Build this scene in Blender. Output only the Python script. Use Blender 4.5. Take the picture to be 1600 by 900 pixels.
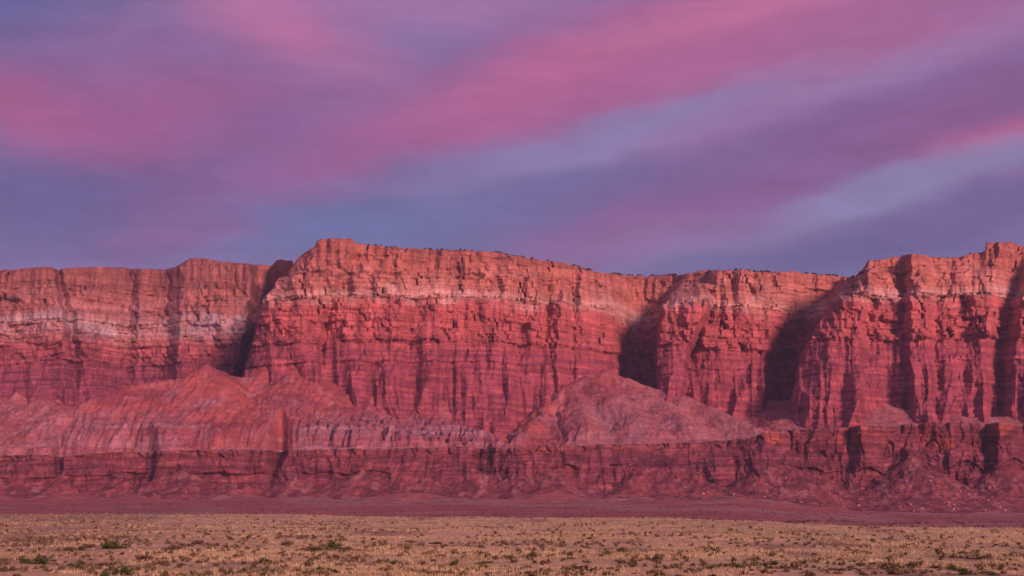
import bpy, math, random
import numpy as np
from mathutils import Vector

# ------------------------------------------------------------------ clean
for o in list(bpy.data.objects):
    bpy.data.objects.remove(o)
scene = bpy.context.scene
COL = scene.collection
R = math.radians

# ------------------------------------------------------------------ camera
F = 2200.0                      # focal length in pixels of the 1600 px wide photograph
CAM_H = 6.0                     # eye height above the plain
PITCH = math.atan((790 - 450) / F)
cam_d = bpy.data.cameras.new('camera')
cam = bpy.data.objects.new('camera', cam_d)
COL.objects.link(cam)
cam_d.sensor_width = 36.0
cam_d.lens = 36.0 * F / 1600.0
cam_d.clip_start = 0.5
cam_d.clip_end = 40000
cam.location = (0, 0, CAM_H)
cam.rotation_euler = (R(90) + PITCH, 0, 0)
scene.camera = cam
scene.render.resolution_x = 1024
scene.render.resolution_y = 576
CP, SP = math.cos(PITCH), math.sin(PITCH)

# ------------------------------------------------------------------ light
SUN_EL = R(14.0)
SUN_AZ = R(-29.0)               # to the right of straight behind the camera
sun_from = Vector((-math.sin(SUN_AZ) * math.cos(SUN_EL), -math.cos(SUN_AZ) * math.cos(SUN_EL), math.sin(SUN_EL)))
sun_d = bpy.data.lights.new('sun', 'SUN')
sun_d.energy = 5.0
sun_d.angle = R(11.0)
sun_d.color = (1.0, 0.47, 0.47)
sun = bpy.data.objects.new('sun', sun_d)
sun.rotation_euler = (-sun_from).to_track_quat('-Z', 'Y').to_euler()
sun.location = (-300, -300, 200)
COL.objects.link(sun)

vs = scene.view_settings
vs.view_transform = 'Standard'
vs.look = 'None'
vs.exposure = 0.0
vs.gamma = 1.0
vs.use_curve_mapping = False


def lin(r, g, b):
    def c(v):
        v /= 255.0
        return v / 12.92 if v <= 0.04045 else ((v + 0.055) / 1.055) ** 2.4
    return (c(r), c(g), c(b), 1.0)


# ------------------------------------------------------------------ world sky
world = bpy.data.worlds.new('World')
scene.world = world
world.use_nodes = True
wt = world.node_tree
wt.nodes.clear()
SKY_STRENGTH = 0.1


def wn(kind, **kw):
    n = wt.nodes.new(kind)
    for k, v in kw.items():
        setattr(n, k, v)
    return n


def wmath(op, a, b=None):
    n = wn('ShaderNodeMath', operation=op)
    for i, s in enumerate((a, b)):
        if s is None:
            continue
        if isinstance(s, (int, float)):
            n.inputs[i].default_value = s
        else:
            wt.links.new(s, n.inputs[i])
    return n.outputs[0]


def wmix(fac, a, b, blend='MIX'):
    n = wn('ShaderNodeMix', data_type='RGBA', blend_type=blend)
    n.clamp_factor = True
    for idx, s in ((0, fac), (6, a), (7, b)):
        if hasattr(s, 'is_linked'):
            wt.links.new(s, n.inputs[idx])
        else:
            n.inputs[idx].default_value = s
    return n.outputs[2]


tc = wn('ShaderNodeTexCoord')
sep = wn('ShaderNodeSeparateXYZ')
wt.links.new(tc.outputs['Generated'], sep.inputs[0])
az = wmath('ARCTAN2', sep.outputs[0], sep.outputs[1])
el = wmath('ARCSINE', sep.outputs[2])
U = wmath('MULTIPLY', az, 2.2)
V = wmath('MULTIPLY', el, 2.2)
uv = wn('ShaderNodeCombineXYZ')
wt.links.new(U, uv.inputs[0])
wt.links.new(V, uv.inputs[1])


def sky_uv(px, py):
    x, k = (px - 800) / F, (450 - py) / F
    d = Vector((x, CP - k * SP, SP + k * CP)).normalized()
    return 2.2 * math.atan2(d.x, d.y), 2.2 * math.asin(d.z)


def wmap(vec, loc=(0, 0, 0), rot=0, scale=(1, 1, 1), typ='POINT'):
    m = wn('ShaderNodeMapping', vector_type=typ)
    wt.links.new(vec, m.inputs[0])
    m.inputs['Location'].default_value = loc
    m.inputs['Rotation'].default_value = (0, 0, rot)
    m.inputs['Scale'].default_value = scale
    return m.outputs[0]


def wnoise(vec, scale, detail=4, rough=0.55, dist=0.0):
    n = wn('ShaderNodeTexNoise')
    wt.links.new(vec, n.inputs['Vector'])
    n.inputs['Scale'].default_value = scale
    n.inputs['Detail'].default_value = detail
    n.inputs['Roughness'].default_value = rough
    n.inputs['Distortion'].default_value = dist
    return n


# streaky domain warp so that every bank frays along the wind direction
streak = wmap(uv.outputs[0], rot=R(-16), scale=(1.0, 3.2, 1.0), typ='POINT')
nw = wnoise(streak, 3.0, 5, 0.6)
wsub = wn('ShaderNodeVectorMath', operation='SUBTRACT')
wt.links.new(nw.outputs['Color'], wsub.inputs[0])
wsub.inputs[1].default_value = (0.5, 0.5, 0.5)
wmul = wn('ShaderNodeVectorMath', operation='MULTIPLY')
wt.links.new(wsub.outputs[0], wmul.inputs[0])
wmul.inputs[1].default_value = (0.22, 0.075, 0.0)
wadd = wn('ShaderNodeVectorMath', operation='ADD')
wt.links.new(uv.outputs[0], wadd.inputs[0])
wt.links.new(wmul.outputs[0], wadd.inputs[1])
WUV = wadd.outputs[0]

nish = wn('ShaderNodeTexSky', sky_type='NISHITA')
nish.sun_disc = False
nish.sun_elevation = SUN_EL
nish.sun_rotation = math.pi + SUN_AZ
nish.altitude = 1200
nish.air_density = 1.0
nish.dust_density = 1.5
nish.ozone_density = 1.5


def C10(r, g, b):
    c = lin(r, g, b)
    k = 1.0 / SKY_STRENGTH
    return (c[0] * k, c[1] * k, c[2] * k, 1.0)


# the dusk cloud deck over the whole dome: mauve veils over slate blue
def ramp(val, stops):
    r = wn('ShaderNodeValToRGB')
    r.color_ramp.interpolation = 'EASE'
    els = r.color_ramp.elements
    while len(els) > 1:
        els.remove(els[-1])
    els[0].position, els[0].color = stops[0]
    for p, c in stops[1:]:
        e = els.new(p)
        e.color = c
    wt.links.new(val, r.inputs[0])
    return r.outputs[0]


deck = wnoise(wmap(WUV, rot=R(-16), scale=(0.55, 2.4, 1)), 2.1, 6, 0.5)
deck_col = ramp(deck.outputs['Fac'], [(0.30, lin(106, 102, 152)), (0.46, lin(124, 102, 152)),
                                      (0.56, lin(140, 102, 154)), (0.70, lin(170, 104, 150))])
scl = wn('ShaderNodeVectorMath', operation='SCALE')
wt.links.new(deck_col, scl.inputs[0])
scl.inputs[3].default_value = 1.0 / SKY_STRENGTH
sky = wmix(0.90, nish.outputs[0], scl.outputs[0])


def bank(px, py, lx, ly, ang, col, w, power=1.0):
    """one cloud bank: centre and half sizes in milliradian-like units, tilted, frayed by the warp"""
    global sky
    u, v = sky_uv(px, py)
    m = wmap(WUV, loc=(u, v, 0), rot=R(ang), scale=(lx * 1.2 / 1000.0, ly * 1.25 / 1000.0, 1), typ='TEXTURE')
    g = wn('ShaderNodeTexGradient', gradient_type='SPHERICAL')
    wt.links.new(m, g.inputs[0])
    mr = wn('ShaderNodeMapRange', interpolation_type='SMOOTHERSTEP')
    wt.links.new(g.outputs['Fac'], mr.inputs[0])
    mr.inputs[1].default_value = 0.0
    mr.inputs[2].default_value = 1.0
    mr.inputs[3].default_value = 0.0
    mr.inputs[4].default_value = w
    sky = wmix(mr.outputs[0], sky, C10(*col))


# clear and slate areas first, then the pink banks
bank(10, 40, 230, 150, 20, (88, 98, 152), 0.95)
bank(150, 310, 480, 110, 4, (104, 94, 146), 0.9)
bank(560, 350, 540, 110, 6, (108, 114, 164), 0.95)
bank(300, 90, 520, 110, 3, (140, 102, 152), 0.85)
bank(600, 80, 330, 70, 6, (136, 114, 166), 0.75)
bank(700, 140, 330, 70, 8, (150, 104, 154), 0.6)
bank(420, 25, 260, 90, -22, (184, 112, 156), 0.9)
bank(640, 5, 420, 60, 0, (170, 118, 168), 0.75)
bank(70, 175, 260, 90, -14, (160, 94, 142), 0.85)
bank(40, 170, 100, 55, -20, (172, 96, 136), 0.6)
bank(280, 180, 360, 95, 5, (156, 94, 144), 0.9)
bank(470, 205, 280, 70, 8, (128, 96, 150), 0.65)
bank(540, 255, 460, 60, 14, (146, 94, 146), 0.85)
bank(1150, 60, 800, 140, 12, (170, 102, 148), 0.95)
bank(860, 130, 440, 100, 20, (172, 100, 148), 0.9)
bank(830, 120, 230, 55, 18, (184, 104, 146), 0.55)
bank(1150, 15, 380, 46, 10, (190, 112, 150), 0.7)
bank(1560, 30, 300, 70, 8, (172, 106, 152), 0.6)
bank(700, 265, 330, 34, 8, (126, 118, 168), 0.75)
bank(980, 205, 420, 48, 16, (140, 126, 174), 0.95)
bank(1330, 135, 480, 46, 13, (152, 120, 168), 0.9)
bank(1250, 245, 660, 90, 15, (126, 96, 146), 0.95)
bank(1500, 180, 300, 80, 12, (136, 92, 142), 0.8)
bank(1580, 215, 220, 44, 16, (176, 98, 140), 0.9)
bank(1050, 325, 330, 50, 12, (142, 96, 148), 0.7)
bank(900, 300, 330, 60, 8, (114, 104, 156), 0.6)
bank(1330, 305, 440, 36, 14, (136, 130, 174), 0.95)
bank(1540, 265, 240, 32, 12, (134, 128, 172), 0.8)
bank(1000, 375, 300, 44, 8, (142, 108, 156), 0.85)
bank(1420, 365, 480, 60, 11, (110, 98, 148), 0.9)
bank(270, 370, 190, 52, 10, (138, 100, 150), 0.8)
bank(60, 385, 160, 40, 0, (116, 104, 156), 0.6)

# thin fibres and ripples combed along the wind, over the whole dome
fib = wnoise(wmap(WUV, rot=R(-15), scale=(1.6, 11.0, 1)), 2.6, 7, 0.62, 0.4)
rip = wnoise(wmap(WUV, rot=R(-22), scale=(3.0, 7.0, 1)), 2.2, 5, 0.55, 0.8)
fsum = wmath('ADD', fib.outputs['Fac'], rip.outputs['Fac'])
fmr = wn('ShaderNodeMapRange')
wt.links.new(fsum, fmr.inputs[0])
for i_, v_ in enumerate((0.7, 1.3, 0.91, 1.09)):
    fmr.inputs[i_ + 1].default_value = v_
fsc = wn('ShaderNodeVectorMath', operation='SCALE')
wt.links.new(sky, fsc.inputs[0])
wt.links.new(fmr.outputs[0], fsc.inputs[3])
sky = fsc.outputs[0]

bg = wn('ShaderNodeBackground')
wt.links.new(sky, bg.inputs[0])
bg.inputs[1].default_value = SKY_STRENGTH
wo = wn('ShaderNodeOutputWorld')
wt.links.new(bg.outputs[0], wo.inputs[0])

# ------------------------------------------------------------------ helpers
rng = np.random.default_rng(7)


def _hash(ix, iy, seed):
    h = (ix.astype(np.int64) * 374761393 + iy.astype(np.int64) * 668265263 + seed * 1442695041) & 0xFFFFFFFF
    h = ((h ^ (h >> 13)) * 1274126177) & 0xFFFFFFFF
    return (h ^ (h >> 16)) & 0xFFFF


def perlin(x, y, seed=0):
    x = np.asarray(x, dtype=np.float64)
    y = np.asarray(y, dtype=np.float64)
    x, y = np.broadcast_arrays(x, y)
    x0, y0 = np.floor(x), np.floor(y)
    fx, fy = (x - x0), (y - y0)
    ux = fx * fx * fx * (fx * (fx * 6 - 15) + 10)
    uy = fy * fy * fy * (fy * (fy * 6 - 15) + 10)

    def g(dx, dy):
        a = _hash(x0 + dx, y0 + dy, seed) * (2 * np.pi / 65536.0)
        return np.cos(a) * (fx - dx) + np.sin(a) * (fy - dy)
    n = (g(0, 0) * (1 - ux) + g(1, 0) * ux) * (1 - uy) + (g(0, 1) * (1 - ux) + g(1, 1) * ux) * uy
    return n * 1.5


def lnoise(x, y, seed=0):
    """bilinear value noise in -1..1: flat facets with sharp arrises"""
    x, y = np.broadcast_arrays(np.asarray(x, float), np.asarray(y, float))
    x0, y0 = np.floor(x), np.floor(y)
    fx, fy = x - x0, y - y0

    def g(dx, dy):
        return _hash(x0 + dx, y0 + dy, seed) / 32768.0 - 1.0
    return (g(0, 0) * (1 - fx) + g(1, 0) * fx) * (1 - fy) + (g(0, 1) * (1 - fx) + g(1, 1) * fx) * fy


def block(x, y, seed=0, soft=0.12):
    """joint-bounded blocks: constant depth per block with quick edges"""
    x, y = np.broadcast_arrays(np.asarray(x, float), np.asarray(y, float))
    x0, y0 = np.floor(x), np.floor(y)
    fx = np.clip((x - x0 - 0.5) / soft + 0.5, 0, 1)
    a = _hash(x0, y0, seed) / 32768.0 - 1.0
    b = _hash(x0 + 1, y0, seed) / 32768.0 - 1.0
    return a * (1 - fx) + b * fx


def fbm(x, y, octv=4, seed=0, gain=0.5):
    s, a = 0, 1.0
    for i in range(octv):
        s = s + a * perlin(np.asarray(x) * 2 ** i, np.asarray(y) * 2 ** i, seed + 17 * i)
        a *= gain
    return s


def ridged(x, y, octv=4, seed=0, gain=0.5):
    s, a = 0, 1.0
    for i in range(octv):
        s = s + a * (1 - 2 * np.abs(perlin(np.asarray(x) * 2 ** i, np.asarray(y) * 2 ** i, seed + 31 * i)))
        a *= gain
    return s


def sst(a, b, x):
    t = np.clip((x - a) / (b - a), 0, 1)
    return t * t * (3 - 2 * t)


def z_of(py, Y):
    k = (450 - np.asarray(py, dtype=float)) / F
    return CAM_H + Y * (SP + k * CP) / (CP - k * SP)


def x_of(u, Y, Z):
    return (u - 800) / F * (Y * CP + (Z - CAM_H) * SP)


def grid_mesh(name, X, Y, Z, col=None):
    n, m = X.shape
    me = bpy.data.meshes.new(name)
    co = np.stack([X, Y, Z], -1).reshape(-1, 3).astype(np.float32)
    i = np.arange(n * m).reshape(n, m)
    q = np.stack([i[:-1, :-1], i[:-1, 1:], i[1:, 1:], i[1:, :-1]], -1).reshape(-1, 4)
    me.vertices.add(n * m)
    me.vertices.foreach_set('co', co.ravel())
    me.loops.add(q.size)
    me.loops.foreach_set('vertex_index', q.ravel().astype(np.int32))
    me.polygons.add(len(q))
    me.polygons.foreach_set('loop_start', np.arange(0, q.size, 4, dtype=np.int32))
    if col is not None:
        a = me.color_attributes.new('rock_colour', 'FLOAT_COLOR', 'POINT')
        c4 = np.ones((n * m, 4), np.float32)
        c4[:, :3] = col.reshape(-1, 3)
        a.data.foreach_set('color', c4.ravel())
    me.update(calc_edges=True)
    return me


def tri_mesh(name, V, T, mat_idx=None):
    me = bpy.data.meshes.new(name)
    V = np.asarray(V, np.float32)
    T = np.asarray(T, np.int32)
    me.vertices.add(len(V))
    me.vertices.foreach_set('co', V.ravel())
    me.loops.add(T.size)
    me.loops.foreach_set('vertex_index', T.ravel())
    me.polygons.add(len(T))
    me.polygons.foreach_set('loop_start', np.arange(0, T.size, 3, dtype=np.int32))
    if mat_idx is not None:
        me.polygons.foreach_set('material_index', np.asarray(mat_idx, np.int32))
    me.update(calc_edges=True)
    return me


def link(name, me, mat=None, kind=None, label=None, category=None, group=None, parent=None):
    o = bpy.data.objects.new(name, me)
    if mat is not None:
        for m_ in (mat if isinstance(mat, (list, tuple)) else [mat]):
            me.materials.append(m_)
    COL.objects.link(o)
    if kind:
        o['kind'] = kind
    if label:
        o['label'] = label
    if category:
        o['category'] = category
    if group:
        o['group'] = group
    if parent:
        o.parent = parent
    return o


# ------------------------------------------------------------------ materials
def rock_material(name, fine=0.25, streak_amt=0.5, bump=1.0, strata=1.0, grit=0.0):
    m = bpy.data.materials.new(name)
    m.use_nodes = True
    t = m.node_tree
    b = t.nodes['Principled BSDF']
    b.inputs['Roughness'].default_value = 0.95
    b.inputs['Specular IOR Level'].default_value = 0.1
    at = t.nodes.new('ShaderNodeVertexColor')
    at.layer_name = 'rock_colour'
    geo = t.nodes.new('ShaderNodeNewGeometry')

    def noise(scale3, detail, rough, seed):
        mp = t.nodes.new('ShaderNodeMapping')
        mp.inputs['Scale'].default_value = scale3
        mp.inputs['Location'].default_value = (seed, seed * 1.7, seed * .3)
        t.links.new(geo.outputs['Position'], mp.inputs[0])
        n = t.nodes.new('ShaderNodeTexNoise')
        n.inputs['Scale'].default_value = 1
        n.inputs['Detail'].default_value = detail
        n.inputs['Roughness'].default_value = rough
        t.links.new(mp.outputs[0], n.inputs['Vector'])
        return n.outputs['Fac']

    def rng_(f, a0, a1, b0, b1):
        r = t.nodes.new('ShaderNodeMapRange')
        t.links.new(f, r.inputs[0])
        for i, v in enumerate((a0, a1, b0, b1)):
            r.inputs[i + 1].default_value = v
        return r.outputs[0]

    def mul(a, b_):
        x = t.nodes.new('ShaderNodeMath')
        x.operation = 'MULTIPLY'
        t.links.new(a, x.inputs[0])
        t.links.new(b_, x.inputs[1])
        return x.outputs[0]
    st = noise((0.004, 0.004, 0.22), 6, 0.65, 3.0)        # bedding
    vs_ = noise((0.10, 0.02, 0.008), 5, 0.6, 11.0)        # varnish streaks
    fn = noise((0.11, 0.11, 0.16), 8, 0.7, 23.0)          # mottling
    f = mul(rng_(st, 0.3, 0.7, 1 - 0.35 * strata, 1 + 0.3 * strata),
            mul(rng_(vs_, 0.32, 0.6, 1 - streak_amt, 1.06), rng_(fn, 0.25, 0.75, 1 - fine, 1 + fine)))
    if grit:
        f = mul(f, rng_(noise((0.45, 0.45, 0.45), 4, 0.7, 57.0), 0.32, 0.68, 1 - grit, 1 + grit))
    mx = t.nodes.new('ShaderNodeVectorMath')
    mx.operation = 'SCALE'
    t.links.new(at.outputs[0], mx.inputs[0])
    t.links.new(f, mx.inputs[3])
    t.links.new(mx.outputs[0], b.inputs['Base Color'])
    bp = t.nodes.new('ShaderNodeBump')
    bp.inputs['Strength'].default_value = bump
    bp.inputs['Distance'].default_value = 2.5
    h = noise((0.16, 0.16, 0.45), 8, 0.68, 41.0)
    t.links.new(h, bp.inputs['Height'])
    t.links.new(bp.outputs[0], b.inputs['Normal'])
    return m


def plain_material(name, cols, scale=3.0, rough=0.95, translucent=0.0):
    """colour varies from piece to piece (noise on world position)"""
    m = bpy.data.materials.new(name)
    m.use_nodes = True
    t = m.node_tree
    b = t.nodes['Principled BSDF']
    b.inputs['Roughness'].default_value = rough
    b.inputs['Specular IOR Level'].default_value = 0.1
    geo = t.nodes.new('ShaderNodeNewGeometry')
    n = t.nodes.new('ShaderNodeTexNoise')
    n.inputs['Scale'].default_value = scale
    n.inputs['Detail'].default_value = 3
    t.links.new(geo.outputs['Position'], n.inputs['Vector'])
    r = t.nodes.new('ShaderNodeValToRGB')
    e = r.color_ramp.elements
    e[0].position, e[0].color = 0.35, (*cols[0], 1)
    e[1].position, e[1].color = 0.65, (*cols[1], 1)
    t.links.new(n.outputs['Fac'], r.inputs[0])
    t.links.new(r.outputs[0], b.inputs['Base Color'])
    return m


M_CLIFF = rock_material('red_sandstone', 0.22, 0.36, 1.0, 1.0)
M_TALUS = rock_material('talus_rubble', 0.30, 0.0, 1.0, 0.35, 0.5)
M_LOWER = rock_material('dark_red_mudstone', 0.30, 0.12, 1.0, 1.0, 0.25)
M_GROUND = rock_material('desert_soil', 0.28, 0.05, 0.35, 0.0)


def cols_px(lo, hi, step, far, nfar):
    mid = np.arange(lo, hi + step, step, dtype=float)
    g = np.geomspace(step * 2, far, nfar)
    return np.concatenate([(lo - g)[::-1], mid, hi + g])


def blend(c0, c1, t):
    return c0 * (1 - t[..., None]) + c1 * t[..., None]


def billow(x, y, seed, p=0.7):
    return np.abs(perlin(x, y, seed)) ** p


# ================================================================== MAIN ESCARPMENT
# plan of the rock wall: each feature has a depth and the picture column it stands at
# on four beds (z = 540 rim, 440 middle ledge, 340 foot of the lower wall, 230 foot of the ledges)
FEAT = [
    # depth  z540  z440  z340  z230
    (2950, -560, -560, -560, -560),
    (3000, -200, -200, -200, -200),
    (3260, -60, -56, -50, -44),
    (3290, 0, 0, 0, 0),
    (3270, 84, 96, 100, 100),
    (3335, 92, 108, 116, 118),
    (3309, 100, 122, 132, 140),
    (3395, 185, 185, 180, 170),
    (3430, 205, 200, 200, 195),
    (3405, 215, 215, 215, 215),
    (3415, 262, 258, 255, 250),
    (3345, 286, 282, 278, 275),
    (3340, 392, 384, 372, 350),
    (3540, 404, 392, 378, 356),
    (3560, 424, 396, 382, 360),
    (3240, 460, 404, 390, 366),
    (2965, 470, 412, 396, 372),
    (2915, 496, 440, 430, 420),
    (2900, 520, 470, 465, 460),
    ((2916, 2913, 2915, 2917), 553, 508, 496, 488),
    ((2933, 2961, 2964, 2939), 562, 518, 506, 498),
    ((2933, 2940, 2941, 2931), 575, 530, 516, 506),
    ((2930, 2922, 2922, 2924), 600, 548, 536, 524),
    ((2936, 2930, 2925, 2926), 640, 628, 622, 616),
    ((2948, 2953, 2955, 2942), 655, 646, 640, 634),
    ((2950, 2947, 2945, 2946), 690, 676, 668, 660),
    ((2966, 2958, 2955, 2955), 725, 724, 720, 716),
    ((2972, 2976, 2977, 2969), 742, 744, 740, 736),
    ((2975, 2968, 2961, 2961), 770, 772, 770, 764),
    ((2983, 2983, 2971, 2967), 800, 800, 800, 790),
    ((3001, 3004, 3005, 2996), 822, 818, 812, 806),
    ((3003, 2995, 2987, 2987), 845, 838, 832, 826),
    ((3022, 3036, 3030, 3013), 862, 854, 850, 846),
    ((3033, 3010, 2998, 3003), 884, 876, 872, 868),
    ((3057, 3063, 3055, 3043), 900, 892, 890, 888),
    ((3062, 3051, 3046, 3046), 912, 910, 910, 910),
    (3090, 920, 925, 930, 930),
    (3170, 950, 960, 966, 968),
    (3330, 990, 984, 980, 982),
    (3360, 1020, 1010, 1006, 1006),
    (3340, 1050, 1026, 1022, 1024),
    ((3270, 3050, 3040, 3040), 1072, 1036, 1028, 1026),
    ((3240, 3010, 3000, 3000), 1090, 1075, 1050, 1040),
    ((3220, 3010, 3000, 3000), 1104, 1108, 1075, 1060),
    (3130, 1112, 1113, 1082, 1066),
    (3110, 1122, 1120, 1092, 1086),
    (3095, 1160, 1165, 1130, 1122),
    (3135, 1200, 1195, 1150, 1140),
    (3150, 1240, 1215, 1195, 1190),
    ((3190, 3220, 3270, 3300), 1285, 1232, 1212, 1200),
    ((3210, 3250, 3310, 3340), 1320, 1262, 1222, 1206),
    ((3170, 3210, 3270, 3310), 1336, 1288, 1248, 1228),
    (3000, 1346, 1300, 1260, 1238),
    (2940, 1366, 1326, 1300, 1280),
    (2930, 1386, 1346, 1344, 1340),
    (2968, 1394, 1356, 1352, 1350),
    (2968, 1414, 1410, 1412, 1416),
    (2920, 1424, 1422, 1424, 1426),
    (2920, 1446, 1446, 1448, 1448),
    (2965, 1456, 1462, 1462, 1462),
    (2960, 1520, 1500, 1490, 1490),
    (2950, 1560, 1545, 1540, 1535),
    (3010, 1590, 1566, 1556, 1550),
    (3015, 1610, 1580, 1570, 1562),
    (2930, 1640, 1600, 1590, 1580),
    (2900, 1800, 1800, 1800, 1800),
    (3050, 2000, 2000, 2000, 2000),
    (2950, 2300, 2300, 2300, 2300),
]
RIM = [(-500, 400), (-200, 408), (-60, 420), (0, 422), (30, 421), (45, 418), (84, 417), (92, 423), (98, 419), (140, 417), (180, 417), (210, 420),
       (262, 421), (276, 416), (288, 409), (298, 403), (325, 404), (333, 407), (370, 410), (394, 413), (420, 414),
       (425, 407), (440, 406), (460, 408), (468, 401), (480, 392), (492, 385), (495, 375), (510, 372), (550, 373),
       (555, 380), (600, 385), (640, 388), (680, 390), (720, 391), (780, 394), (800, 399), (850, 407), (880, 410),
       (908, 418), (930, 425), (960, 428), (1000, 431), (1060, 430), (1085, 426), (1100, 422), (1130, 422), (1165, 421),
       (1180, 425), (1240, 424), (1260, 428), (1336, 433), (1345, 425), (1357, 407), (1380, 406), (1405, 400), (1420, 397),
       (1443, 398), (1450, 402), (1500, 402), (1515, 396), (1539, 393), (1541, 379), (1580, 378), (1590, 381),
       (1605, 388), (1800, 395), (2400, 400)]
fd = np.array([f[0] if isinstance(f[0], tuple) else (f[0],) * 4 for f in FEAT], float)
fpx = np.array([f[1:] for f in FEAT], float)
ZL = np.array([540., 440., 340., 230.])
Zg = np.linspace(120, 620, 126)


def macro_table(u):
    tab = np.zeros((len(Zg), len(u)))
    for k, z in enumerate(Zg):
        kn = np.array([np.interp(-z, -ZL, fpx[i]) for i in range(len(fd))])
        kn = np.maximum.accumulate(kn + np.arange(len(kn)) * 1e-3)
        wob = 5 * perlin(np.array([z / 28.0]), np.array([0.5]), 5)[0]
        dz = np.array([np.interp(-z, -ZL, fd[i]) for i in range(len(fd))])
        tab[k] = np.interp(u + wob, kn, dz)
    return tab


def cliff_face():
    u = cols_px(-30, 1630, 1.12, 700, 60)
    tab = macro_table(u)
    NF, NP = 330, 14
    rim_py = np.interp(u, [r[0] for r in RIM], [r[1] for r in RIM])
    xc = (u - 800) / F * 3000.0
    blk = np.floor(perlin(xc / 9.0, 0.3, 3) * 3) / 3
    rim_py = rim_py + 0.9 * blk + 0.9 * perlin(xc / 16., 4.2, 9)
    iz = np.clip((540 - Zg[0]) / (Zg[1] - Zg[0]), 0, len(Zg) - 2)
    Yr = tab[int(iz)]
    Zrim = z_of(rim_py, Yr + 40)
    ar = np.arange(len(u))
    for it in range(5):
        qi = np.clip(((Zrim - Zg[0]) / (Zg[1] - Zg[0])).astype(int), 0, len(Zg) - 1)
        Zn = z_of(rim_py, tab[qi, ar] + 40)
        Zrim = np.minimum(Zrim, Zn) if it > 2 else Zn
    Zrim = np.minimum(Zrim, 606)
    win = np.stack([np.roll(Zrim, k_) for k_ in range(-7, 8)])
    Zrim = np.minimum(Zrim, np.median(win, 0) + 2.5)
    s = np.linspace(0, 1, NF)[:, None]
    Zb = 130.0
    Z = Zb + (Zrim[None, :] - Zb) * s
    # bilinear lookup of the macro plan
    q = np.clip((Z - Zg[0]) / (Zg[1] - Zg[0]), 0, len(Zg) - 1.001)
    i0 = q.astype(int)
    fr = q - i0
    jj = np.arange(len(u))[None, :].repeat(NF, 0)
    Yf = tab[i0, jj] * (1 - fr) + tab[i0 + 1, jj] * fr
    x = np.broadcast_to(xc[None, :], Z.shape)
    Zw = Z + 6 * fbm(x / 190., Z / 500., 3, 2) - 0.006 * x + 2
    # ---- beds
    ledge = np.interp(u, [0, 390, 420, 520, 600, 900, 960, 1100, 1340, 1420, 1600], [8, 8, 16, 18, 30, 32, 14, 12, 12, 18, 18])[None, :]
    zj = Zw + 2.5 * perlin(x / 35., Zw / 12., 8)
    # irregular stair for the ledgy lower slope
    zz = zj + 4.0 * perlin(np.zeros_like(zj), zj / 19., 21)
    h1 = 13.0
    k1 = np.floor(zz / h1)
    f1 = zz / h1 - k1
    zq = (k1 + np.clip((f1 - 0.72) / 0.28, 0, 1) ** 1.2) * h1
    h2 = 5.0
    k2 = np.floor(zz / h2)
    zq2 = (k2 + np.clip((zz / h2 - k2 - 0.6) / 0.4, 0, 1)) * h2
    brk = sst(-.25, .2, perlin(x / 42., zz / 30., 25))
    zs = (0.62 * zq + 0.3 * zq2 + 0.08 * zj) * brk + zj * (1 - brk)
    slopeback = np.interp(zs, [120, 230, 300, 345], [-270, -122, -56, -22])
    spur_ = (1 - 2 * np.abs(perlin((x + 12 * perlin(x / 50., Zw / 60., 24) + .35 * (Zw - 280) * perlin(x / 150., .7, 26)) / 85., Zw / 260., 22))) + .5 * (1 - 2 * np.abs(perlin(x / 34., Zw / 300., 23)))
    slopeback = slopeback - 34 * (spur_ - .55) * sst(345, 215, zs)
    upper = np.interp(zj, [345, 352, 430, 436], [-22, -18, -6, 0])
    off = np.where(zj < 345, slopeback, upper)
    led = sst(436, 447, zj + 4 * perlin(x / 22., 7.7, 4))
    off = off + led * ledge
    off = off + np.interp(zj, [447, 500, 504, 545, 600], [0, 12, 17, 24, 40])
    # small ledges inside the upper wall
    off = off + 4 * sst(472, 476, zj + 3 * perlin(x / 30., 2.2, 14)) + 4 * sst(521, 525, zj + 5 * perlin(x / 40., 3.2, 15))
    led_n = np.zeros_like(zj)
    notch = np.zeros_like(zj)
    zi, li = 352.0, 0
    rl = np.random.default_rng(3)
    while zi < 545:
        zl = zj + 2.2 * perlin(x / 26., li * 3.1, 130) + 5 * perlin(x / 110., li * 1.7, 131)
        w_ = np.clip(1.5 + 9 * perlin(x / 48., li * 2.3, 132), 0, 7) * np.clip(.6 + 1.6 * perlin(x / 15., li * 4.4, 133), .1, 1.3)
        off = off + w_ * sst(zi - 1.2, zi + 1.2, zl) - .45 * w_
        led_n += (zl > zi)
        notch += np.exp(-((zl - zi + 2.0) / 1.3) ** 2) * np.clip(.5 + 2 * perlin(x / 30., li * 5.2, 134), 0, 1)
        zi += rl.uniform(8, 19)
        li += 1
    bed = (zj > 345).astype(float) + (zj > 390 + 12 * perlin(x / 60., 1.1, 33)) + (zj > 440) + (zj > 500 + 14 * perlin(x / 70., 5.1, 34))
    bx = x + 31.7 * bed + 5.3 * (led_n % 3)
    wx = bx + 5 * perlin(x / 45., Zw / 110., 12) + 0.8 * perlin(x / 9., Zw / 12., 13)
    lean = 0.16 * (Zw - 440) * perlin(x / 110., Zw / 160., 16)       # joints that lean
    wl = wx + lean
    # ---- columns, flutes and cracks
    t_up = sst(438, 452, zj)
    t_lw = sst(338, 350, zj) * (1 - t_up)
    t_sl = 1 - sst(338, 350, zj)
    c1 = lnoise(wl / 62., Zw / 240., 51)
    c2 = lnoise(wl / 27. + .4 * perlin(x / 60., .3, 17), Zw / 85., 52)
    c3 = lnoise(wl / 9.5, Zw / 62., 53)
    c4 = lnoise(wx / 4.4, Zw / 26., 54)
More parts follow.
